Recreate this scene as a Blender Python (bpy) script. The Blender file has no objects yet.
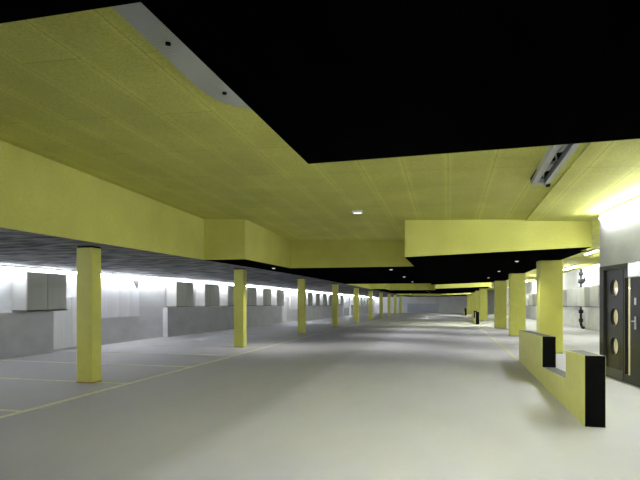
import bpy, bmesh, math, random
from mathutils import Vector, Matrix

random.seed(7)
S = bpy.context.scene
COL = S.collection

# ------------------------------------------------------------------ camera
YAW = math.atan(128 / 521)
cd = bpy.data.cameras.new('camera')
cam = bpy.data.objects.new('camera', cd)
COL.objects.link(cam)
cam.location = (0, 0, 1.5)
cam.rotation_euler = (math.radians(90), 0, YAW)
cd.sensor_width = 36
cd.lens = 521 / 640 * 36
cd.shift_y = 59 / 640
cd.clip_start = 0.05
cd.clip_end = 300
S.camera = cam

# ------------------------------------------------------------------ world, exposure, lamp strengths
W = bpy.data.worlds.new('world')
S.world = W
W.use_nodes = True
W.node_tree.nodes['Background'].inputs[0].default_value = (0.5, 0.55, 0.6, 1)
W.node_tree.nodes['Background'].inputs[1].default_value = 0.0
S.view_settings.view_transform = 'Standard'
S.view_settings.look = 'None'
S.view_settings.gamma = 1
S.view_settings.use_curve_mapping = False
S.view_settings.exposure = 2.4
E_WALL = 18.5      # strip along the wall behind the cabinets
E_CORE = 31.0      # strip over the stair doors
E_BAY = 46.0
SPOT_W = 32.0      # downlights in the black ceiling       # tubes over the bays beyond the pillars
E_PIT = 20.0
E_EDGE_FILL = 54.0     # unseen fill strip added on the near edge of each recess       # strips of the recesses farther down the aisle
E_LOBBY = 22.0
S.cycles.max_bounces = 10
S.cycles.diffuse_bounces = 6
S.cycles.glossy_bounces = 4
S.cycles.sample_clamp_indirect = 6.0
S.cycles.use_denoising = True


# ------------------------------------------------------------------ materials
def mat(name, color, rough=0.6, metal=0.0, spec=0.5):
    m = bpy.data.materials.new(name)
    m.use_nodes = True
    b = m.node_tree.nodes['Principled BSDF']
    b.inputs['Base Color'].default_value = (*color, 1)
    b.inputs['Roughness'].default_value = rough
    b.inputs['Metallic'].default_value = metal
    b.inputs['Specular IOR Level'].default_value = spec
    return m, m.node_tree.nodes, m.node_tree.links, b


def noisy(name, color, var=0.12, scale=6.0, rough=0.6, metal=0.0, spec=0.5, stretch=(1, 1, 1), bump=0.0, bscale=60.0, detail=5):
    m, N, L, b = mat(name, color, rough, metal, spec)
    g = N.new('ShaderNodeNewGeometry')
    mp = N.new('ShaderNodeMapping')
    mp.inputs['Scale'].default_value = stretch
    L.new(g.outputs['Position'], mp.inputs['Vector'])
    n = N.new('ShaderNodeTexNoise')
    n.inputs['Scale'].default_value = scale
    n.inputs['Detail'].default_value = detail
    L.new(mp.outputs[0], n.inputs['Vector'])
    r = N.new('ShaderNodeValToRGB')
    r.color_ramp.elements[0].position = 0.3
    r.color_ramp.elements[1].position = 0.7
    r.color_ramp.elements[0].color = (*[c * (1 - var) for c in color], 1)
    r.color_ramp.elements[1].color = (*[min(1, c * (1 + var)) for c in color], 1)
    L.new(n.outputs['Fac'], r.inputs['Fac'])
    L.new(r.outputs['Color'], b.inputs['Base Color'])
    if bump:
        n2 = N.new('ShaderNodeTexNoise')
        n2.inputs['Scale'].default_value = bscale
        L.new(g.outputs['Position'], n2.inputs['Vector'])
        bp = N.new('ShaderNodeBump')
        bp.inputs['Strength'].default_value = bump
        bp.inputs['Distance'].default_value = 0.01
        L.new(n2.outputs['Fac'], bp.inputs['Height'])
        L.new(bp.outputs[0], b.inputs['Normal'])
    return m


def emit(name, color, strength):
    m = bpy.data.materials.new(name)
    m.use_nodes = True
    N, L = m.node_tree.nodes, m.node_tree.links
    N.remove(N['Principled BSDF'])
    e = N.new('ShaderNodeEmission')
    e.inputs[0].default_value = (*color, 1)
    e.inputs[1].default_value = strength
    L.new(e.outputs[0], N['Material Output'].inputs[0])
    return m


YEL = (0.62, 0.615, 0.165)


def wood_wool(name, color, jointmix, board=(2.6, 0.62), speck=(0.74, 0.74, 0.68), band=0.12):
    """Cement-bonded board: fine speckle, thin joints running with the aisle."""
    m, N, L, b = mat(name, color, 0.85, 0, 0.2)
    g = N.new('ShaderNodeNewGeometry')
    mp = N.new('ShaderNodeMapping')
    mp.inputs['Rotation'].default_value = (0, 0, math.radians(90))
    L.new(g.outputs['Position'], mp.inputs['Vector'])
    br = N.new('ShaderNodeTexBrick')
    br.offset = 0.5
    br.inputs['Scale'].default_value = 1.0
    br.inputs['Brick Width'].default_value = board[0]
    br.inputs['Row Height'].default_value = board[1]
    br.inputs['Mortar Size'].default_value = 0.008
    br.inputs['Mortar Smooth'].default_value = 0.6
    br.inputs['Color1'].default_value = (*color, 1)
    br.inputs['Color2'].default_value = (*[c * 0.93 for c in color], 1)
    br.inputs['Mortar'].default_value = (*[c * jointmix for c in color], 1)
    L.new(mp.outputs[0], br.inputs['Vector'])
    n = N.new('ShaderNodeTexNoise')
    n.inputs['Scale'].default_value = 38
    n.inputs['Detail'].default_value = 6
    n.inputs['Roughness'].default_value = 0.75
    L.new(g.outputs['Position'], n.inputs['Vector'])
    r = N.new('ShaderNodeValToRGB')
    r.color_ramp.elements[0].position = 0.33
    r.color_ramp.elements[0].color = (*speck, 1)
    r.color_ramp.elements[1].position = 0.55
    r.color_ramp.elements[1].color = (1, 1, 1, 1)
    L.new(n.outputs['Fac'], r.inputs['Fac'])
    n3 = N.new('ShaderNodeTexNoise')
    n3.inputs['Scale'].default_value = 1.3
    n3.inputs['Detail'].default_value = 3
    L.new(g.outputs['Position'], n3.inputs['Vector'])
    r3 = N.new('ShaderNodeValToRGB')
    r3.color_ramp.elements[0].position = 0.3
    r3.color_ramp.elements[0].color = (0.86, 0.86, 0.84, 1)
    r3.color_ramp.elements[1].position = 0.7
    L.new(n3.outputs['Fac'], r3.inputs['Fac'])
    mx = N.new('ShaderNodeMixRGB')
    mx.blend_type = 'MULTIPLY'
    mx.inputs[0].default_value = 1
    L.new(br.outputs['Color'], mx.inputs[1])
    L.new(r.outputs['Color'], mx.inputs[2])
    sx = N.new('ShaderNodeSeparateXYZ')
    L.new(g.outputs['Position'], sx.inputs[0])
    pp_ = N.new('ShaderNodeMath')
    pp_.operation = 'PINGPONG'
    pp_.inputs[1].default_value = board[1] / 2
    L.new(sx.outputs[0], pp_.inputs[0])
    mr = N.new('ShaderNodeMapRange')
    mr.inputs['From Min'].default_value = 0.02
    mr.inputs['From Max'].default_value = 0.09
    mr.inputs['To Min'].default_value = 1 + band
    mr.inputs['To Max'].default_value = 1
    L.new(pp_.outputs[0], mr.inputs['Value'])
    mxb = N.new('ShaderNodeVectorMath')
    mxb.operation = 'SCALE'
    L.new(mx.outputs[0], mxb.inputs[0])
    L.new(mr.outputs[0], mxb.inputs['Scale'])
    mx2 = N.new('ShaderNodeMixRGB')
    mx2.blend_type = 'MULTIPLY'
    mx2.inputs[0].default_value = 1
    L.new(mxb.outputs[0], mx2.inputs[1])
    L.new(r3.outputs['Color'], mx2.inputs[2])
    L.new(mx2.outputs[0], b.inputs['Base Color'])
    bp = N.new('ShaderNodeBump')
    bp.inputs['Strength'].default_value = 0.25
    bp.inputs['Distance'].default_value = 0.01
    L.new(n.outputs['Fac'], bp.inputs['Height'])
    L.new(bp.outputs[0], b.inputs['Normal'])
    return m


def perforated(name):
    m, N, L, b = mat(name, (0.42, 0.43, 0.42), 0.6, 0.0, 0.3)
    g = N.new('ShaderNodeNewGeometry')
    v = N.new('ShaderNodeTexVoronoi')
    v.inputs['Scale'].default_value = 42
    v.inputs['Randomness'].default_value = 0.0
    L.new(g.outputs['Position'], v.inputs['Vector'])
    r = N.new('ShaderNodeValToRGB')
    r.color_ramp.elements[0].position = 0.28
    r.color_ramp.elements[0].color = (0.26, 0.265, 0.26, 1)
    r.color_ramp.elements[1].position = 0.34
    r.color_ramp.elements[1].color = (0.44, 0.45, 0.44, 1)
    L.new(v.outputs['Distance'], r.inputs['Fac'])
    L.new(r.outputs['Color'], b.inputs['Base Color'])
    return m


def floor_mat():
    m, N, L, b = mat('sealed_concrete', (0.40, 0.40, 0.385), 0.5, 0, 0.18)
    g = N.new('ShaderNodeNewGeometry')
    n = N.new('ShaderNodeTexNoise')
    n.inputs['Scale'].default_value = 0.7
    n.inputs['Detail'].default_value = 8
    n.inputs['Roughness'].default_value = 0.6
    mp = N.new('ShaderNodeMapping')
    mp.inputs['Scale'].default_value = (1, 0.45, 1)
    L.new(g.outputs['Position'], mp.inputs['Vector'])
    L.new(mp.outputs[0], n.inputs['Vector'])
    r = N.new('ShaderNodeValToRGB')
    r.color_ramp.elements[0].position = 0.3
    r.color_ramp.elements[0].color = (0.415, 0.415, 0.445, 1)
    r.color_ramp.elements[1].position = 0.7
    r.color_ramp.elements[1].color = (0.485, 0.485, 0.52, 1)
    L.new(n.outputs['Fac'], r.inputs['Fac'])
    n2 = N.new('ShaderNodeTexNoise')
    n2.inputs['Scale'].default_value = 45
    n2.inputs['Detail'].default_value = 4
    L.new(g.outputs['Position'], n2.inputs['Vector'])
    r2 = N.new('ShaderNodeValToRGB')
    r2.color_ramp.elements[0].color = (0.93, 0.93, 0.93, 1)
    r2.color_ramp.elements[1].color = (1, 1, 1, 1)
    L.new(n2.outputs['Fac'], r2.inputs['Fac'])
    mx = N.new('ShaderNodeMixRGB')
    mx.blend_type = 'MULTIPLY'
    mx.inputs[0].default_value = 1
    L.new(r.outputs['Color'], mx.inputs[1])
    L.new(r2.outputs['Color'], mx.inputs[2])
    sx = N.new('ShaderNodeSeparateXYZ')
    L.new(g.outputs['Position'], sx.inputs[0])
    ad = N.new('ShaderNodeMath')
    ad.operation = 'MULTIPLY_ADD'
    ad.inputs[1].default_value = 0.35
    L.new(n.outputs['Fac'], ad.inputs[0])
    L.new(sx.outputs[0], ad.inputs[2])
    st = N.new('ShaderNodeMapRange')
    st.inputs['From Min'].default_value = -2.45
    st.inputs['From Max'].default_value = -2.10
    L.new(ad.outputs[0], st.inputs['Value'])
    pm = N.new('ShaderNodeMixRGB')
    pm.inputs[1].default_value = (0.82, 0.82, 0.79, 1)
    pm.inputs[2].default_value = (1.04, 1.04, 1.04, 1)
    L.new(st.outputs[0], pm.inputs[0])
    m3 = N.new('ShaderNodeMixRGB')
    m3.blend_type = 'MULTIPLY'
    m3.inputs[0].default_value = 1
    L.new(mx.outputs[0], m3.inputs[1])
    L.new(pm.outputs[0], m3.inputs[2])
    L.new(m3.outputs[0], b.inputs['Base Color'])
    rr = N.new('ShaderNodeMapRange')
    rr.inputs['To Min'].default_value = 0.55
    rr.inputs['To Max'].default_value = 0.72
    L.new(n.outputs['Fac'], rr.inputs['Value'])
    L.new(rr.outputs[0], b.inputs['Roughness'])
    return m


M = {}
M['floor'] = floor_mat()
M['yellow_board'] = wood_wool('yellow_wood_wool_board', (0.70, 0.70, 0.19), 0.66)
M['yellow_face'] = wood_wool('yellow_beam_board', YEL, 0.97, (40, 40), (0.88, 0.88, 0.84), 0.0)
M['dark_board'] = noisy('black_ceiling_board', (0.0030, 0.0030, 0.0028), 0.5, 2.2, 0.9, 0, 0.0, (3.0, 0.35, 1), 0.2, 14)
M['grey_board'] = noisy('charcoal_fibre_board', (0.20, 0.203, 0.218), 0.9, 2.4, 0.85, 0, 0.05, (0.7, 1.8, 1), 0.2, 14)
M['concrete'] = noisy('fair_faced_concrete', (0.31, 0.32, 0.345), 0.10, 1.4, 0.8, 0, 0.25, (1, 1, 2.2), 0.12, 25)
M['concrete_left'] = noisy('pale_fair_faced_concrete', (0.60, 0.605, 0.62), 0.08, 1.4, 0.8, 0, 0.2, (1, 1, 2.2), 0.12, 25)
M['end_concrete'] = noisy('far_wall_concrete', (0.66, 0.67, 0.68), 0.08, 0.8, 0.85, 0, 0.2)
M['yellow_paint'] = noisy('yellow_column_paint', (0.50, 0.50, 0.10), 0.05, 5, 0.5, 0, 0.35)
M['yellow_panel'] = noisy('yellow_barrier_paint', (0.58, 0.575, 0.16), 0.05, 5, 0.55, 0, 0.35)
M['black'] = noisy('black_rubber_edge', (0.004, 0.004, 0.0044), 0.2, 12, 0.8, 0, 0.04)
M['grey_cap'] = noisy('dark_grey_capping', (0.10, 0.10, 0.095), 0.15, 12, 0.6, 0, 0.3)
M['zinc'] = noisy('galvanised_sheet', (0.50, 0.51, 0.485), 0.10, 3, 0.42, 0.55, 0.5, (1, 1, 0.2))
M['zinc_dark'] = noisy('dark_zinc_edge', (0.12, 0.12, 0.125), 0.12, 6, 0.5, 0.4, 0.4)
M['white_board'] = noisy('white_ribbed_panel', (0.80, 0.80, 0.84), 0.05, 2.4, 0.55, 0, 0.3, (1, 3, 0.15))
M['line'] = noisy('worn_yellow_marking', (0.52, 0.52, 0.31), 0.14, 9, 0.6, 0, 0.3)
M['rail'] = noisy('white_enamel_batten', (0.40, 0.405, 0.41), 0.05, 8, 0.45, 0.1, 0.5)
M['alu'] = noisy('dull_aluminium', (0.34, 0.34, 0.30), 0.1, 10, 0.5, 0.5, 0.5)
M['perf'] = perforated('perforated_grey_sheet')
M['door'] = noisy('black_steel_door', (0.011, 0.011, 0.013), 0.15, 4, 0.4, 0.0, 0.35)
M['doorframe'] = noisy('olive_black_door_frame', (0.022, 0.023, 0.016), 0.12, 4, 0.45, 0.0, 0.3)  # olive tint puts the reflection of the yellow surroundings into the colour
M['steel'] = noisy('brushed_steel', (0.6, 0.6, 0.6), 0.05, 20, 0.3, 0.9, 0.5)
M['lobby'] = noisy('cream_lobby_plaster', (0.66, 0.62, 0.46), 0.05, 2, 0.8, 0, 0.2)
M['pipe'] = noisy('black_cast_iron', (0.014, 0.014, 0.015), 0.2, 14, 0.5, 0.2, 0.4)
M['gate'] = noisy('grey_blue_gate_sheet', (0.42, 0.45, 0.53), 0.25, 0.35, 0.45, 0.3, 0.5, (1, 1, 1))
M['plastic'] = noisy('white_plastic', (0.78, 0.78, 0.78), 0.03, 10, 0.4, 0, 0.5)
M['orange'] = noisy('rusty_base_joint', (0.30, 0.17, 0.05), 0.2, 20, 0.7, 0, 0.3)
gl, GN, GL, gb = mat('clear_door_glass', (0.9, 0.92, 0.9), 0.03)
gb.inputs['Transmission Weight'].default_value = 1.0
gb.inputs['IOR'].default_value = 1.2
M['glass'] = gl
M['e_wall'] = emit('cool_white_wall_tube', (0.92, 0.95, 1.0), E_WALL)
M['e_core'] = emit('neutral_white_core_tube', (0.90, 0.935, 1.0), E_CORE)
M['e_edge'] = emit('neutral_white_edge_tube', (0.90, 0.935, 1.0), E_EDGE_FILL)
M['e_lamp'] = emit('cool_white_lamp_tube', (0.95, 0.97, 1.0), 4.0)
M['e_bay'] = emit('neutral_white_bay_tube', (0.90, 0.935, 1.0), E_BAY)
M['e_pit'] = emit('neutral_white_recess_tube', (0.90, 0.935, 1.0), E_PIT)
M['e_lobby'] = emit('warm_lobby_diffuser', (1.0, 0.95, 0.80), E_LOBBY)
M['e_sign'] = emit('backlit_sign_face', (0.95, 0.98, 1.0), 0.22)
M['e_spot'] = emit('small_white_indicator', (1.0, 0.98, 0.95), 0.25)


# ------------------------------------------------------------------ helpers
def link(name, bm, material, parent=None, smooth=False):
    me = bpy.data.meshes.new(name)
    bmesh.ops.recalc_face_normals(bm, faces=bm.faces[:])
    bm.to_mesh(me)
    bm.free()
    for mm in (material if isinstance(material, (list, tuple)) else [material]):
        me.materials.append(mm)
    if smooth:
        for p in me.polygons:
            p.use_smooth = True
    o = bpy.data.objects.new(name, me)
    COL.objects.link(o)
    if parent:
        o.parent = parent
    return o


def box(bm, x0, x1, y0, y1, z0, z1, bev=0.0):
    r = bmesh.ops.create_cube(bm, size=1)
    vs = r['verts']
    for v in vs:
        v.co = Vector((x0 + (v.co.x + .5) * (x1 - x0), y0 + (v.co.y + .5) * (y1 - y0), z0 + (v.co.z + .5) * (z1 - z0)))
    if bev:
        es = list({e for v in vs for e in v.link_edges})
        bmesh.ops.bevel(bm, geom=es, offset=bev, segments=2, affect='EDGES', profile=0.6)


def boxbm(*a, bev=0.0):
    bm = bmesh.new()
    box(bm, *a, bev=bev)
    return bm


def tube(bm, pts, r, n=10, cap=True):
    pts = [Vector(p) for p in pts]
    rings = []
    for i, p in enumerate(pts):
        t = (pts[min(i + 1, len(pts) - 1)] - pts[max(i - 1, 0)]).normalized()
        a = t.cross(Vector((0, 0, 1)))
        if a.length < 1e-3:
            a = t.cross(Vector((0, 1, 0)))
        a.normalize()
        b = t.cross(a).normalized()
        rr = r[i] if isinstance(r, (list, tuple)) else r
        rings.append([bm.verts.new(p + a * rr * math.cos(k * 2 * math.pi / n) + b * rr * math.sin(k * 2 * math.pi / n)) for k in range(n)])
    for i in range(len(rings) - 1):
        for k in range(n):
            bm.faces.new((rings[i][k], rings[i][(k + 1) % n], rings[i + 1][(k + 1) % n], rings[i + 1][k]))
    if cap:
        bm.faces.new(rings[0])
        bm.faces.new(rings[-1][::-1])


def tubebm(pts, r, n=10):
    bm = bmesh.new()
    tube(bm, pts, r, n)
    return bm


def bar(bm, pts, w, h):
    """rectangular bar following points; w across (x), h up (z)"""
    rings = []
    for p in pts:
        p = Vector(p)
        rings.append([bm.verts.new(p + Vector((sx * w / 2, 0, sz * h / 2))) for sx, sz in ((-1, -1), (1, -1), (1, 1), (-1, 1))])
    for i in range(len(rings) - 1):
        for k in range(4):
            bm.faces.new((rings[i][k], rings[i][(k + 1) % 4], rings[i + 1][(k + 1) % 4], rings[i + 1][k]))
    bm.faces.new(rings[0])
    bm.faces.new(rings[-1][::-1])


def barbm(pts, w, h):
    bm = bmesh.new()
    bar(bm, pts, w, h)
    return bm


def prism(poly, axis, a0, a1):
    """poly: list of 2-D points; axis 'x' -> (y,z) outline, 'y' -> (x,z), 'z' -> (x,y)"""
    bm = bmesh.new()

    def mk(p, a):
        return {'x': (a, p[0], p[1]), 'y': (p[0], a, p[1]), 'z': (p[0], p[1], a)}[axis]
    v0 = [bm.verts.new(mk(p, a0)) for p in poly]
    v1 = [bm.verts.new(mk(p, a1)) for p in poly]
    n = len(poly)
    bm.faces.new(v0)
    bm.faces.new(v1[::-1])
    for i in range(n):
        bm.faces.new((v0[i], v0[(i + 1) % n], v1[(i + 1) % n], v1[i]))
    return bm


def empty(name, loc=(0, 0, 0), rz=0.0):
    o = bpy.data.objects.new(name, None)
    o.empty_display_size = 0.2
    COL.objects.link(o)
    o.location = loc
    o.rotation_euler = (0, 0, rz)
    return o


def tag(o, label, cat, group=None, kind='thing'):
    o['label'] = label
    o['category'] = cat
    if group:
        o['group'] = group
    if kind:
        o['kind'] = kind
    return o


def struct(o, label=None, cat=None):
    o['kind'] = 'structure'
    if label:
        o['label'] = label
        o['category'] = cat
    return o


def dup(root, loc, rz=None):
    r = root.copy()
    COL.objects.link(r)
    r.location = loc
    if rz is not None:
        r.rotation_euler = (0, 0, rz)
    for ch in list(root.children):
        c = ch.copy()
        COL.objects.link(c)
        c.parent = r
        for g in list(ch.children):
            d = g.copy()
            COL.objects.link(d)
            d.parent = c
    return r


ORD = ['first', 'second', 'third', 'fourth', 'fifth', 'sixth', 'seventh', 'eighth', 'ninth', 'tenth', 'eleventh', 'twelfth',
       'thirteenth', 'fourteenth', 'fifteenth', 'sixteenth', 'seventeenth', 'eighteenth', 'nineteenth', 'twentieth',
       'twenty-first', 'twenty-second', 'twenty-third', 'twenty-fourth']

# ------------------------------------------------------------------ levels of the place
P = 28.28                      # the recess, barrier and light repeat at this distance
XL, XR = -11.0, 7.2            # side walls
XS = 3.08                      # edge of the dark soffit over the pillars
Y0, YE = -14.0, 80.0           # back and far wall


def fall(y):                   # the deck runs gently downhill farther on
    t = max(0.0, y - 18)
    return 0.0105 * t * t / (t + 6)


def zs(x, y):                  # underside of the dark soffit
    return 2.455 + max(0.0, x + 0.96) * (0.012 + 0.024 * min(1.0, max(0.0, (y - 3.56) / 8))) + min(0.0, x + 6.5) * 0.024 - fall(y)


def zc(x, y, k=0):             # underside of the yellow recess of period k
    base = 3.42 - 0.03 * (x + 4.73) - 0.028 * (y - P * k - 11.7) - (0.035 if x > 1.63 else 0)
    return base - fall(y)


def zb(x, y):
    return 3.30 - fall(y)      # yellow ceiling over the bays beyond the pillars


YB = sorted(set([Y0, -8, -2] + [v + P * k for k in range(3) for v in (1.49, 3.56, 7.5, 11.7, 12.0, 13.0, 15.45, 20, 24)] + [YE]))
YB = [y for y in YB if y <= YE]

# floor
bm = bmesh.new()
xs = [XL - 0.3, -5.5, 0, 3, XR + 0.3]
rows = [[bm.verts.new((x, y, -fall(y))) for x in xs] for y in YB]
for i in range(len(YB) - 1):
    for j in range(len(xs) - 1):
        bm.faces.new((rows[i][j], rows[i][j + 1], rows[i + 1][j + 1], rows[i + 1][j]))
ext = bmesh.ops.extrude_face_region(bm, geom=bm.faces[:])
for v in [g for g in ext['geom'] if isinstance(g, bmesh.types.BMVert)]:
    v.co.z -= 0.25
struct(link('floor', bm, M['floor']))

# ceiling: dark soffit and yellow recesses
XB = [XL - 0.2, -6.5, -5.8, -4.73, -0.96, 1.63, 2.94, XS, XR + 0.2]


def cell(xm, ym):
    """('pit', k) / ('bay',) / ('soffit',)"""
    for k in range(3):
        y = ym - P * k
        if -5.8 < xm < -0.96 and 1.49 < y < 11.7:
            return ('pit', k)
        if -4.73 < xm < -0.96 and 11.7 < y < 15.45:
            return ('pit', k)
        if -0.96 < xm < XS and 3.56 < y < 12.0:
            return ('pit', k)
        if k == 0 and 2.94 < xm < XS and 11.7 < y < 13.0:
            return ('pit', k)
        if k == 0 and xm > XS and 3.56 < y < 12.0:
            return ('pit', k)
    if xm > XS and ym > 12.0:
        return ('bay',)
    return ('soffit',)


def hz(c, x, y, xm):
    if c[0] == 'pit':
        base = 3.42 - 0.03 * (x + 4.73) - 0.028 * (y - P * c[1] - 11.7) - (0.035 if xm > 1.63 else 0)
        return base - fall(y)
    if c[0] == 'bay':
        return zb(x, y)
    return zs(x, y)


cells = {}
for i in range(len(XB) - 1):
    for j in range(len(YB) - 1):
        cells[i, j] = cell((XB[i] + XB[i + 1]) / 2, (YB[j] + YB[j + 1]) / 2)
bms = {}


def gbm(key):
    if key not in bms:
        bms[key] = bmesh.new()
    return bms[key]


for (i, j), c in cells.items():
    key = 'soffit' if c[0] == 'soffit' else ('bay' if c[0] == 'bay' else 'pit%d' % c[1])
    b = gbm(key)
    x0, x1, y0, y1 = XB[i], XB[i + 1], YB[j], YB[j + 1]
    xm = (x0 + x1) / 2
    b.faces.new([b.verts.new((x, y, hz(c, x, y, xm))) for x, y in ((x0, y0), (x0, y1), (x1, y1), (x1, y0))])
    for (di, dj, (ax, ay), (bx, by)) in ((1, 0, (x1, y0), (x1, y1)), (0, 1, (x0, y1), (x1, y1))):
        c2 = cells.get((i + di, j + dj))
        if c2 is None:
            continue
        xm2 = (XB[i + di] + XB[i + di + 1]) / 2
        a0, b0 = hz(c, ax, ay, xm), hz(c, bx, by, xm)
        a1, b1 = hz(c2, ax, ay, xm2), hz(c2, bx, by, xm2)
        if abs(a0 - a1) + abs(b0 - b1) < 1e-4:
            continue
        owner = c if (a0 + b0) > (a1 + b1) else c2          # the higher cell owns the face
        okey = 'bay' if owner[0] == 'bay' else ('soffit' if owner[0] == 'soffit' else 'pit%d' % owner[1])
        ob = gbm(okey)
        f = ob.faces.new([ob.verts.new(p) for p in ((ax, ay, a0), (bx, by, b0), (bx, by, b1), (ax, ay, a1))])
        f.material_index = 1
for key, b in bms.items():
    if key == 'soffit':
        for f_ in b.faces:
            if f_.calc_center_median().x < -5.8:
                f_.material_index = 1
    bmesh.ops.remove_doubles(b, verts=b.verts[:], dist=1e-5)
    struct(link('ceiling', b, [M['dark_board'], M['grey_board']] if key == 'soffit' else [M['yellow_board'], M['yellow_face']]))
# slab over everything
struct(link('ceiling_slab', boxbm(XL - 0.3, XR + 0.3, Y0 - 0.3, YE + 0.3, 3.95, 4.2), M['concrete']))


# side walls follow the fall of the floor
def long_wall(name, xa, xb, y0, y1, zlo, zhi, m, zhi_fall=True):
    ys = [y0] + [y for y in YB if y0 < y < y1] + [y1]
    b = bmesh.new()
    rings = []
    for y in ys:
        f = fall(y)
        rings.append([b.verts.new(p) for p in ((xa, y, zlo - f), (xb, y, zlo - f), (xb, y, zhi - (f if zhi_fall else 0)), (xa, y, zhi - (f if zhi_fall else 0)))])
    for i in range(len(rings) - 1):
        for k in range(4):
            b.faces.new((rings[i][k], rings[i][(k + 1) % 4], rings[i + 1][(k + 1) % 4], rings[i + 1][k]))
    b.faces.new(rings[0])
    b.faces.new(rings[-1][::-1])
    return struct(link(name, b, m))


long_wall('wall_left', XL - 0.3, XL, Y0, YE, -0.1, 3.95, M['concrete_left'])
long_wall('wall_right', XR, XR + 0.3, Y0, YE, -0.1, 3.95, M['concrete_left'])
struct(link('wall_back', boxbm(XL - 0.3, XR + 0.3, Y0 - 0.3, Y0, -0.1, 4.0), M['end_concrete']))
struct(link('wall_far', boxbm(XL - 0.3, XR + 0.3, YE, YE + 0.3, -1.2, 4.0), M['end_concrete']))
# low plinth of the wall under each run of cabinets
n = 0
for a, b_ in ((-8.0, 12.45), (18.6, 33.3), (38.6, 53.9), (58.6, 73.0)):
    n += 1
    long_wall('trim_%d' % n, XL - 0.05, XL + 0.22, a, b_, -0.05, 1.16, M['concrete_left'])
n += 1
long_wall('trim_%d' % n, XR - 0.12, XR + 0.05, 12.0, 78.0, -0.05, 1.15, M['concrete_left'])

# ------------------------------------------------------------------ stair core with the black doors
C0 = Vector((2.91, 11.3, 0))
ANG = math.atan2(-0.9926, 0.1216)
T = Vector((math.cos(ANG), math.sin(ANG), 0))
NIN = Vector((-math.sin(ANG), math.cos(ANG), 0))
CD, CLEN, CW = 3.4, 15.0, 0.18
DU0, DU1, DH = 0.02, 2.75, 2.13


def core(name, m, *a):
    o = struct(link(name, boxbm(*a), m))
    o.location = C0
    o.rotation_euler = (0, 0, ANG)
    return o


b = bmesh.new()
box(b, 0, DU1, 0, CW, DH, 3.94)
box(b, DU1, CLEN, 0, CW, -0.05, 3.94)
box(b, 0, DU0, 0, CW, -0.05, DH)
o = struct(link('wall_core', b, M['concrete']))
o.location = C0
o.rotation_euler = (0, 0, ANG)
core('wall_core_end', M['concrete'], 0.0, 0.02, CW, CD, -0.05, 3.94)
b = bmesh.new()
box(b, 0.02, 4.0, CD - 0.1, CD, 0, 2.7)
box(b, 3.9, 4.0, CW, CD - 0.1, 0, 2.7)
box(b, 0.02, 0.10, CW, CD - 0.1, 0, 2.7)
box(b, 0.02, 4.0, CW, CD, 2.7, 2.8)
o = struct(link('wall_lobby', b, M['lobby']))
o.location = C0
o.rotation_euler = (0, 0, ANG)


def ring_panel(bm, u0, u1, zlo, zhi, holes, y0, y1):
    """a door leaf u0..u1 with round holes (u, z, r), thickness y0..y1"""
    n = 32
    zc_ = [zlo]
    hs = sorted(holes, key=lambda h: h[1])
    for a, b2 in zip(hs, hs[1:]):
        zc_.append((a[1] + b2[1]) / 2)
    zc_.append(zhi)
    front, back = [], []

    def quad(y, pts):
        bm.faces.new([bm.verts.new((p[0], y, p[1])) for p in pts])
    for (hu, hzz, r), za, zb_ in zip(hs, zc_, zc_[1:]):
        circ, outer = [], []
        for k in range(n):
            an = 2 * math.pi * k / n
            dx, dz = math.cos(an), math.sin(an)
            circ.append((hu + r * dx, hzz + r * dz))
            ts = []
            if dx > 1e-6: ts.append((u1 - hu) / dx)
            if dx < -1e-6: ts.append((u0 - hu) / dx)
            if dz > 1e-6: ts.append((zb_ - hzz) / dz)
            if dz < -1e-6: ts.append((za - hzz) / dz)
            t = min(ts)
            outer.append((hu + t * dx, hzz + t * dz))
        corners = [(u1, zb_), (u0, zb_), (u0, za), (u1, za)]
        for y in (y0, y1):
            for k in range(n):
                k2 = (k + 1) % n
                p, q = outer[k], outer[k2]
                poly = [circ[k], p]
                onv = lambda s: abs(s[0] - u0) < 1e-6 or abs(s[0] - u1) < 1e-6
                if onv(p) != onv(q) or (abs(p[0] - q[0]) > 1e-6 and abs(p[1] - q[1]) > 1e-6):
                    cn = min(corners, key=lambda c: (c[0] - p[0]) ** 2 + (c[1] - p[1]) ** 2 + (c[0] - q[0]) ** 2 + (c[1] - q[1]) ** 2)
                    poly.append(cn)
                poly += [q, circ[k2]]
                quad(y, poly)
        for k in range(n):
            k2 = (k + 1) % n
            bm.faces.new([bm.verts.new(p) for p in ((circ[k][0], y0, circ[k][1]), (circ[k2][0], y0, circ[k2][1]), (circ[k2][0], y1, circ[k2][1]), (circ[k][0], y1, circ[k][1]))])
    for (a, b2) in (((u0, zlo), (u1, zlo)), ((u1, zlo), (u1, zhi)), ((u1, zhi), (u0, zhi)), ((u0, zhi), (u0, zlo))):
        bm.faces.new([bm.verts.new(p) for p in ((a[0], y0, a[1]), (b2[0], y0, b2[1]), (b2[0], y1, b2[1]), (a[0], y1, a[1]))])
    bmesh.ops.remove_doubles(bm, verts=bm.verts[:], dist=1e-5)


def disc(bm, u, z, r, y, n=32, t=0.008):
    va = [bm.verts.new((u + r * math.cos(2 * math.pi * k / n), y, z + r * math.sin(2 * math.pi * k / n))) for k in range(n)]
    vb = [bm.verts.new((v.co.x, y + t, v.co.z)) for v in va]
    bm.faces.new(va)
    bm.faces.new(vb[::-1])
    for k in range(n):
        bm.faces.new((va[k], va[(k + 1) % n], vb[(k + 1) % n], vb[k]))


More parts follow.
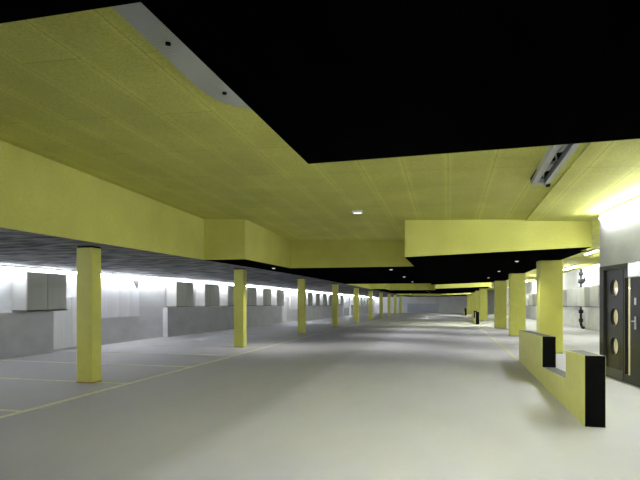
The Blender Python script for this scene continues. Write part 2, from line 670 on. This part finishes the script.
D = empty('door_1', C0, ANG)
struct(D, 'black steel double door with three round portholes under the concrete wall', 'door')
b = bmesh.new()
box(b, DU0, 0.20, -0.015, CW, 0, DH)
box(b, 0.20, DU1, -0.015, CW, 2.05, DH)
box(b, DU1 - 0.06, DU1, -0.015, CW, 0, 2.05)
link('door_frame', b, M['doorframe'], D)
b = bmesh.new()
ring_panel(b, 0.21, 0.93, 0.02, 2.04, [(0.58, 0.625, 0.165), (0.58, 1.165, 0.165), (0.58, 1.705, 0.165)], 0.03, 0.09)
leaf = link('door_leaf', b, M['door'], D)
for z in (0.625, 1.165, 1.705):
    b = bmesh.new()
    disc(b, 0.58, z, 0.164, 0.068)
    link('porthole_glass', b, M['glass'], leaf)
    b = bmesh.new()
    tube(b, [(0.58 + 0.17 * math.cos(k * math.pi / 16), 0.028, z + 0.17 * math.sin(k * math.pi / 16)) for k in range(33)], 0.007, 6, False)
    link('porthole_ring', b, M['doorframe'], leaf)
link('kick_plate', boxbm(0.23, 0.91, 0.024, 0.03, 0.03, 0.20), M['zinc_dark'], leaf)
b = bmesh.new()
box(b, 0.95, 1.00, 0.03, 0.09, 0.02, 2.04)
box(b, 1.20, 2.08, 0.03, 0.09, 0.02, 2.04)
box(b, 1.00, 1.20, 0.03, 0.09, 0.02, 0.16)
box(b, 1.00, 1.20, 0.03, 0.09, 1.88, 2.04)
leaf2 = link('door_leaf', b, M['door'], D)
link('vision_panel', boxbm(1.002, 1.198, 0.062, 0.070, 0.162, 1.878), M['glass'], leaf2)
b = boxbm(1.37, 1.42, 0.020, 0.03, 0.98, 1.20, bev=0.003)
link('handle_plate', b, M['steel'], leaf2)
b = bmesh.new()
tube(b, [(1.395, 0.03, 1.12), (1.395, -0.03, 1.12), (1.40, -0.035, 1.12), (1.54, -0.035, 1.12)], 0.011, 8)
link('handle', b, M['steel'], leaf2)
link('lock_plate', boxbm(1.37, 1.42, 0.018, 0.03, 1.40, 1.52, bev=0.003), M['plastic'], leaf2)
link('door_leaf', boxbm(2.10, DU1 - 0.07, 0.03, 0.09, 0.02, 2.04), M['door'], D)
link('threshold', boxbm(0.20, DU1 - 0.06, 0.0, CW, 0.0, 0.012), M['steel'], D)

lb = empty('ceiling_lamp', C0 + T * 1.3 + NIN * 1.6 + Vector((0, 0, 2.7)), ANG)
tag(lb, 'lit white ceiling lamp in the lobby seen through the door portholes', 'lamp')
link('housing', boxbm(-0.62, 0.62, -0.12, 0.12, -0.05, 0.0), M['plastic'], lb)
link('diffuser', boxbm(-0.58, 0.58, -0.10, 0.10, -0.075, -0.05), M['e_lobby'], lb)

# light box sign standing out of the wall above the doors
sg = empty('sign_box', C0 + T * 1.53 + Vector((0, 0, 1.87)) - NIN * 0.0, ANG)
tag(sg, 'small white light box sign fixed on the frame of the black double door', 'sign')
link('body', boxbm(-0.17, 0.17, -0.08, -0.016, 0.0, 0.25, bev=0.006), M['plastic'], sg)
link('lit_face', boxbm(-0.155, 0.155, -0.086, -0.079, 0.015, 0.235), M['e_sign'], sg)
for z in (0.05, 0.20):
    link('fixing_clip', boxbm(-0.178, -0.168, -0.062, -0.036, z - 0.014, z + 0.014), M['zinc'], sg)

# ------------------------------------------------------------------ light strips
pts, top = [], []
for u in (0.15, 1.7, 3.3, 4.9):
    p = C0 + T * u - NIN * 0.05
    if p.y < 3.6:
        break
    z = hz(('pit', 0), p.x, p.y, 2.5)
    pts.append((p.x, p.y, z - 0.105))
    top.append((p.x, p.y, z - 0.022))
cs = tag(empty('light_strip'), 'bright light strip where the yellow ceiling meets the concrete wall over the doors', 'light')
link('tube', tubebm(pts, 0.022, 10), M['e_core'], cs)
link('mounting_rail', barbm(top, 0.05, 0.05), M['alu'], cs)

ysl = [-9.0] + [y for y in YB if -9 < y < YE] + [YE - 0.3]
wl = tag(empty('light_strip'), 'long white light strip running along the wall above the grey cabinets', 'light')
link('tube', tubebm([(XL + 0.17, y, 2.285 - fall(y)) for y in ysl], 0.022, 8), M['e_wall'], wl)
link('mounting_rail', barbm([(XL + 0.17, y, 2.335 - fall(y)) for y in ysl], 0.07, 0.045), M['alu'], wl)


for k in (1, 2):
    ys_ = [4.2 + P * k, 8 + P * k, 11.6 + P * k]
    t = tag(empty('light_strip'), ['', 'light strip hung in the second yellow ceiling recess', 'light strip hung in the last and farthest yellow ceiling recess'][k], 'light')
    link('tube', tubebm([(XS - 0.08, y, hz(('pit', k), XS, y, 2.5) - 0.10) for y in ys_], 0.022, 8), M['e_pit'], t)
    link('mounting_rail', barbm([(XS - 0.08, y, hz(('pit', k), XS, y, 2.5) - 0.03) for y in ys_], 0.06, 0.06), M['alu'], t)

for k in range(3):  # unseen strips added behind the soffit to fill the aisle with light
    y = 3.56 + P * k + 0.06
    t = tag(empty('light_strip'), ['light strip on the inner edge of the yellow recess above the black soffit',
                                   'light strip on the inner near edge of the second yellow recess',
                                   'light strip on the inner near edge of the farthest yellow recess'][k], 'light')
    zz = [hz(('pit', k), x, y, 2.5) - 0.22 for x in (-0.85, 1.55)]
    link('tube', tubebm([(-0.85, y + 0.02, zz[0]), (1.55, y + 0.02, zz[1])], 0.022, 8), M['e_edge'], t)
    b = bmesh.new()
    tube(b, [(-0.87, y + 0.01, zz[0] + 0.05), (1.57, y + 0.01, zz[1] + 0.05)], 0.035, 4)
    link('mounting_rail', b, M['alu'], t)

nm = ['white ceiling lamp over the bays, hidden just behind the stair core', 'white ceiling lamp over the bays beside the stair core',
      'white ceiling lamp seen between the nearest wide pillar and the door wall', 'white ceiling lamp behind the nearest wide yellow pillar',
      'white ceiling lamp behind the second wide pillar', 'white ceiling lamp far down the bays beyond the pillars',
      'farthest white ceiling lamp over the bays beyond the pillars']
for k, y in enumerate((12.4, 20.0, 28.5, 37.0, 45.5, 54.0, 62.5)):  # one lamp is in view, the unseen rest are added for brightness
    t = tag(empty('ceiling_lamp', (6.3, y, zb(0, y + 1.5))), nm[k], 'lamp', 'ceiling lamps along the bays')
    link('housing', boxbm(-0.06, 0.06, 0.0, 3.1, -0.06, -0.006), M['rail'], t)
    link('tube', tubebm([(0, 0.03, -0.085), (0, 3.07, -0.085)], 0.026, 8), M['e_bay'], t)
t = tag(empty('ceiling_lamp', (5.15, 20.3, 3.30 - fall(21.2))), 'white fluorescent lamp on the yellow ceiling just past the beam end', 'lamp')
link('housing', boxbm(-0.07, 0.07, -0.03, 1.73, -0.05, 0.0), M['rail'], t)
link('tube', tubebm([(0, 0, -0.075), (0, 1.7, -0.075)], 0.03, 8), M['e_lamp'], t)

# ------------------------------------------------------------------ yellow columns of the row by the parking bays
CH = 3.2


def column_top(x, y):
    return zs(x, y) + fall(y)


col0 = None
for i in range(10):
    y = 8.16 + 7.07 * i
    if col0 is None:
        h = 2.448
        col0 = empty('column', (-6.31, y, -fall(y)))
        link('shaft', boxbm(-0.16, 0.16, -0.13, 0.13, 0.015, h - 0.03, bev=0.012), M['yellow_paint'], col0)
        link('bearing_plate', boxbm(-0.15, 0.15, -0.12, 0.12, h - 0.032, h), M['black'], col0)  # black slab stands in for the shadow gap at the column top
        link('base_joint', boxbm(-0.163, 0.163, -0.133, 0.133, 0.0, 0.018), M['orange'], col0)
        c = col0
    else:
        c = dup(col0, (-6.31, y, -fall(y)))
    tag(c, 'slim yellow column standing nearest, in front of grey wall cabinets' if i == 0 else
        ('slim yellow column, %s from the front in the row beside the parking bays' % ORD[i] if i < 9 else 'slim yellow column at the far end of the row beside the parking bays'),
        'column', 'slim yellow columns')

# big pillars
pil0 = None
pys = [15.5 + 7.07 * i for i in (0, 1, 2, 4, 5, 6, 8)]   # none stands inside a recess
for i, y in enumerate(pys):
    if pil0 is None:
        h = 2.572
        pil0 = empty('pillar', (2.77, y, -fall(y)))
        link('shaft', boxbm(-0.30, 0.30, 0.0, 0.55, 0.01, h, bev=0.012), M['yellow_paint'], pil0)
        link('base_joint', boxbm(-0.303, 0.303, -0.003, 0.553, 0.0, 0.012), M['orange'], pil0)
        c = pil0
    else:
        c = dup(pil0, (2.77, y, -fall(y)))
    tag(c, 'wide yellow pillar standing nearest, behind the notched yellow barrier' if i == 0 else
        ('wide yellow pillar, %s in the row behind the notched barrier' % ORD[i] if i < 6 else 'wide yellow pillar at the far end of the barrier side row'),
        'pillar', 'wide yellow pillars')

# ------------------------------------------------------------------ notched barriers
bar_out = [(0, 0), (6.75, 0), (6.75, 0.74), (3.16, 0.84), (3.16, 0.30), (1.10, 0.40), (1.10, 0.795), (0, 0.835)]
b0 = None
blab = ['yellow notched barrier wall with black ends standing on the open floor beside the doors',
        'small distant yellow barrier with black end, second along the aisle',
        'farthest yellow barrier with black end, near the end wall']
for k in range(3):
    y = 6.69 + P * k
    if b0 is None:
        b0 = empty('barrier', (1.56, y, -fall(y)), math.radians(-0.95))
        core_o = prism(bar_out, 'x', 0.004, 0.221)
        for f in core_o.faces:
            if abs(f.normal.x) < 0.5:
                f.normal_update()
                f.material_index = 1 if f.calc_center_median().z > 0.1 and abs(f.normal.z) > 0.8 else 0
        link('core', core_o, [M['black'], M['grey_cap']], b0)
        link('side_panel', prism(bar_out, 'x', 0.0, 0.004), M['yellow_panel'], b0)
        link('side_panel', prism(bar_out, 'x', 0.221, 0.225), M['yellow_panel'], b0)
        c = b0
    else:
        c = dup(b0, (1.56 + 0.17 * k, y, -fall(y + 3.4)), math.radians(-0.3))
    tag(c, blab[k], 'barrier', 'notched yellow barriers')

# ------------------------------------------------------------------ wall cabinets
def cabinet(name, rz):
    t = empty(name, (0, 0, 0), rz)
    # local: x out of the wall 0..0.5, y along 0..1.45, z 0..1.05
    link('body', boxbm(0.07, 0.50, 0.0, 1.45, 0.03, 1.02, bev=0.006), M['zinc'], t)
    for k in (0, 1):
        dr = link('door', boxbm(0.50, 0.52, 0.012 + 0.72 * k, 0.715 + 0.72 * k, 0.045, 1.01, bev=0.004), M['zinc'], t)
    link('base_rail', boxbm(0.07, 0.53, -0.005, 1.455, 0.0, 0.03), M['zinc_dark'], t)  # dark strip stands in for the shadow line under the cabinet
    link('hanging_rail', boxbm(0.0, 0.07, 0.25, 1.0, 0.06, 0.9), M['zinc_dark'], t)
    return t


cab0 = None
idx = 0
ysc = [8.65, 11.17] + [18.75 + 2.5 * k for k in range(6)] + [38.75 + 2.5 * k for k in range(6)] + [58.75 + 2.5 * k for k in range(6)]
for y in ysc:
    f = fall(y + 0.7)
    if cab0 is None:
        cab0 = cabinet('wall_cabinet', 0)
        cab0.location = (XL, y, 1.18 - f)
        c = cab0
    else:
        c = dup(cab0, (XL, y, 1.18 - f))
    lab = {0: 'grey metal wall cabinet cut off by the edge of the picture',
           1: 'grey metal two-door wall cabinet beside the nearest slim column, above a white panel'}.get(
        idx, 'grey metal wall cabinet under the long light strip, %s counting away from the viewer' % (ORD[idx] if idx < 19 else 'last'))
    tag(c, lab, 'cabinet', 'grey wall cabinets under the light strip')
    idx += 1

rc0 = None
idx = 0
for y in [23.71 + 2.52 * k for k in range(19)]:
    f = fall(y + 0.7)
    loc = (XR, y + 1.45, 1.17 - f)
    c = dup(cab0, loc, math.pi)
    lab = 'pale grey wall cabinet beyond the wide pillars, %s from the stair core' % ORD[idx]
    tag(c, lab, 'cabinet', 'grey wall cabinets beyond the pillars')
    idx += 1

# ------------------------------------------------------------------ white panels of the wall
pl0 = None
for k in range(3):
    y = (12.5, 33.4, 54.0)[k]
    f = fall(y + 0.6)
    if pl0 is None:
        pl0 = empty('white_panel', (XL + 0.012, y, 0.06 - f))
        link('board', boxbm(0, 0.05, 0, 1.35, 0.0, 1.5, bev=0.005), M['white_board'], pl0)
        link('edge_strip', boxbm(0.05, 0.065, 0.86, 0.90, 0.02, 1.48), M['plastic'], pl0)
        c = pl0
    else:
        c = dup(pl0, (XL + 0.012, y, 0.06 - f))
    tag(c, ['white panel standing low at the wall behind the nearest slim column',
            'white panel standing low at the wall before the third slim column',
            'farthest white panel standing low at the wall'][k], 'panel', 'low white wall panels')
h0 = None
for k in range(3):
    y = (14.4, 35.6, 56.0)[k]
    f = fall(y + 1.2)
    if h0 is None:
        h0 = empty('hanging_panel', (XL + 0.012, y, 0.88 - f))
        link('board', prism([(0, 0), (2.5, 0), (2.42, 1.05), (2.05, 1.36), (0, 1.36)], 'x', 0, 0.06), M['white_board'], h0)
        for yy in (0.6, 1.2, 1.8):
            link('rib', boxbm(0.06, 0.072, yy, yy + 0.03, 0.02, 1.33), M['plastic'], h0)
        link('corner_bracket', prism([(2.0, 1.36), (2.5, 1.36), (2.33, 0.98)], 'x', 0.0, 0.075), M['zinc_dark'], h0)  # dark triangle across the cut top corner
        c = h0
    else:
        c = dup(h0, (XL + 0.012, y, 0.88 - f))
    tag(c, ['large white panel with a grey corner on the wall past the nearest slim column',
            'white hung panel on the wall just before the third slim column',
            'farthest white hung panel on the wall'][k], 'panel', 'white hung wall panels')

# ------------------------------------------------------------------ black drain pipe on the far side wall
yp = 30.85
f = fall(yp)
px_ = XR - 0.27
pp = tag(empty('drain_pipe', (px_, yp - 0.35, -f)), 'black drain pipe with couplings running down beside the pale cabinets', 'pipe')
b = bmesh.new()
tube(b, [(0, 0, 3.2), (0, 0, 0.28), (0.02, -0.03, 0.15), (0.05, -0.12, 0.06), (0.06, -0.3, 0.075)], 0.075, 12)
link('pipe', b, M['pipe'], pp, True)
for z, r, h in ((2.95, 0.085, 0.10), (2.55, 0.11, 0.12), (2.15, 0.075, 0.10), (0.92, 0.09, 0.10), (0.45, 0.085, 0.10)):
    b = bmesh.new()
    tube(b, [(0, 0, z - h), (0, 0, z - h * .7), (0, 0, z + h * .7), (0, 0, z + h)], [r * 1.1, r * 1.35, r * 1.35, r * 1.1], 12)
    link('coupling', b, M['pipe'], pp, True)
b = bmesh.new()
tube(b, [(0, 0, 2.42), (0.10, -0.02, 2.48), (0.17, -0.02, 2.60), (0.17, -0.02, 2.72)], 0.065, 10)
link('branch', b, M['pipe'], pp, True)
b = bmesh.new()
box(b, 0.04, 0.265, -0.012, 0.012, 2.85, 2.89)
link('wall_bracket', b, M['pipe'], pp)

# ------------------------------------------------------------------ gate in the far wall
f = fall(YE)
g = tag(empty('metal_gate', (-6.0, YE - 0.02, -f)), 'low grey blue metal gate set against the far end wall', 'gate')
b = bmesh.new()
for k in range(12):
    box(b, 0.08 + 0.37 * k, 0.08 + 0.37 * k + 0.35, -0.05, -0.01, 0.06, 1.32)
link('slat_panel', b, M['gate'], g)
b = bmesh.new()
box(b, 0.0, 4.6, -0.08, 0.0, 1.32, 1.40)
box(b, 0.0, 0.08, -0.08, 0.0, 0.0, 1.32)
box(b, 4.52, 4.6, -0.08, 0.0, 0.0, 1.32)
link('gate_frame', b, M['zinc'], g)

# ------------------------------------------------------------------ twin fluorescent batten (unlit) on the yellow ceiling
ya, yb_ = 4.7, 8.45


def zt(x, y):
    return hz(('pit', 0), x, y, 1.0)


bt = tag(empty('twin_light_fitting', (0, 0, 0)), 'unlit twin white light fitting on the yellow ceiling over the aisle', 'light fitting')
for x, x2, w in ((1.20, 1.265, 0.08), (1.43, 1.44, 0.065)):
    bb = bmesh.new()
    bar(bb, [(x, ya, zt(x, ya) - 0.055), (x2, yb_, zt(x2, yb_) - 0.055)], w, 0.10)
    link('rail', bb, M['rail'], bt)
link('tray', barbm([(1.325, ya, zt(1.34, ya) - 0.012), (1.325, yb_, zt(1.325, yb_) - 0.012)], 0.22, 0.022), M['black'], bt)
bb = bmesh.new()
bar(bb, [(1.35, yb_ - 0.07, zt(1.35, yb_) - 0.05), (1.35, yb_ + 0.02, zt(1.35, yb_) - 0.05)], 0.24, 0.09)
link('end_cap', bb, M['rail'], bt)
for y in (6.6, 7.45):
    bb = bmesh.new()
    bar(bb, [(1.33, y, zt(1.33, y) - 0.045), (1.33, y + 0.34, zt(1.33, y) - 0.05)], 0.08, 0.05)
    link('ballast', bb, M['alu'], bt)
bb = bmesh.new()
tube(bb, [(1.30, 6.2, zt(1.3, 6.2) - .05), (1.38, 6.5, zt(1.3, 6.5) - .06), (1.29, 6.95, zt(1.3, 7) - .07), (1.37, 7.3, zt(1.3, 7.3) - .06), (1.31, 7.9, zt(1.3, 7.9) - .06), (1.36, 8.2, zt(1.3, 8.2) - .05)], 0.010, 6)
link('cable', bb, M['alu'], bt)
link('end_clip', boxbm(1.44, 1.49, 8.40, 8.48, zt(1.5, 8.45) - 0.13, zt(1.5, 8.45) - 0.09), M['black'], bt)

# ------------------------------------------------------------------ perforated sheet in the yellow ceiling
def zp(x, y):
    return hz(('pit', 0), x, y, -3) - 0.02


outl = [(-1.30, 2.2), (-2.29, 2.2), (-2.33, 4.55), (-2.31, 4.75), (-2.26, 4.92), (-2.17, 5.05), (-2.05, 5.14), (-1.85, 5.19), (-1.30, 5.2)]
bb = bmesh.new()
va = [bb.verts.new((x, y, zp(x, y))) for x, y in outl]
vb = [bb.verts.new((x, y, zp(x, y) + 0.018)) for x, y in outl]
bb.faces.new(va)
bb.faces.new(vb[::-1])
for k in range(len(outl)):
    k2 = (k + 1) % len(outl)
    bb.faces.new((va[k], va[k2], vb[k2], vb[k]))
ps = tag(empty('perforated_sheet'), 'grey perforated metal sheet with rounded end set in the yellow ceiling', 'ceiling sheet')
link('sheet', bb, M['perf'], ps)
for (x, y) in ((-2.17, 3.75), (-2.12, 4.72)):
    bb = bmesh.new()
    tube(bb, [(x, y, zp(x, y) + 0.004), (x, y, zp(x, y) - 0.016)], 0.022, 10)
    link('fixing', bb, M['black'], ps)

# small ceiling devices
bx_ = tag(empty('emergency_light', (-1.85, 10.85, hz(('pit', 0), -1.85, 10.85, -2))), 'tiny white emergency light on the yellow ceiling above the aisle', 'light')
link('body', boxbm(-0.10, 0.10, -0.07, 0.07, -0.045, 0.0, bev=0.006), M['plastic'], bx_)
link('lens', boxbm(-0.085, 0.085, -0.055, 0.055, -0.055, -0.045), M['e_spot'], bx_)
dt = None
spots = [(-5.2, 15.2, 'white ceiling spot on the dark ceiling near the second slim column'),
         (-1.78, 16.8, 'white ceiling spot just behind the yellow beam step over the aisle'),
         (-1.78, 22.0, 'white ceiling spot second along the dark ceiling over the aisle'),
         (-1.78, 27.2, 'white ceiling spot third along the dark ceiling over the aisle'),
         (1.85, 15.3, 'white ceiling spot under the dark soffit of the wide yellow beam'),
         (1.85, 20.5, 'white ceiling spot over the barrier side, beyond the wide yellow beam'),
         (1.85, 25.7, 'white ceiling spot over the barrier side, last before the second recess'),
         (-1.78, 47.5, 'white ceiling spot over the aisle past the second yellow recess'),
         (-1.78, 54.0, 'white ceiling spot over the aisle, last before the farthest recess'),
         (-1.78, 74.5, 'farthest white ceiling spot over the aisle near the end wall')]  # put in to brighten the end wall
for k, (x, y, lab) in enumerate(spots):  # spots labelled as added are put in to brighten the aisle
    if dt is None:
        dt = empty('ceiling_spot', (x, y, zs(x, y)))
        bb = bmesh.new()
        tube(bb, [(0, 0, 0.0), (0, 0, -0.02)], 0.055, 16)
        link('housing', bb, M['plastic'], dt)
        bb = bmesh.new()
        tube(bb, [(0, 0, -0.02), (0, 0, -0.03)], [0.045, 0.03], 16)
        link('lens', bb, M['e_spot'], dt)
        ld = bpy.data.lights.new('spot_bulb', 'SPOT')
        ld.energy = SPOT_W
        ld.spot_size = math.radians(125)
        ld.spot_blend = 0.9
        ld.shadow_soft_size = 0.05
        ld.color = (1.0, 0.98, 0.94)
        lo = bpy.data.objects.new('bulb', ld)
        COL.objects.link(lo)
        lo.parent = dt
        lo.location = (0, 0, -0.09)
        c = dt
    else:
        c = dup(dt, (x, y, zs(x, y)))
    tag(c, lab, 'spotlight', 'small spots on the dark ceiling')


# ------------------------------------------------------------------ floor markings
def strip(x0, x1, y0, y1):
    ys_ = [y0] + [y for y in YB if y0 < y < y1] + [y1]
    bb = bmesh.new()
    bar(bb, [((x0 + x1) / 2, y, -fall(y) + 0.0015) for y in ys_], x1 - x0, 0.003)
    return struct(link('floor_marking', bb, M['line']))


strip(-5.55, -5.45, 1.0, 78)
strip(1.62, 1.71, 13.5, 78)
for k in range(14):
    y = 3.44 + 2.357 * k
    strip(-10.7, -5.55, y - 0.045, y + 0.045)
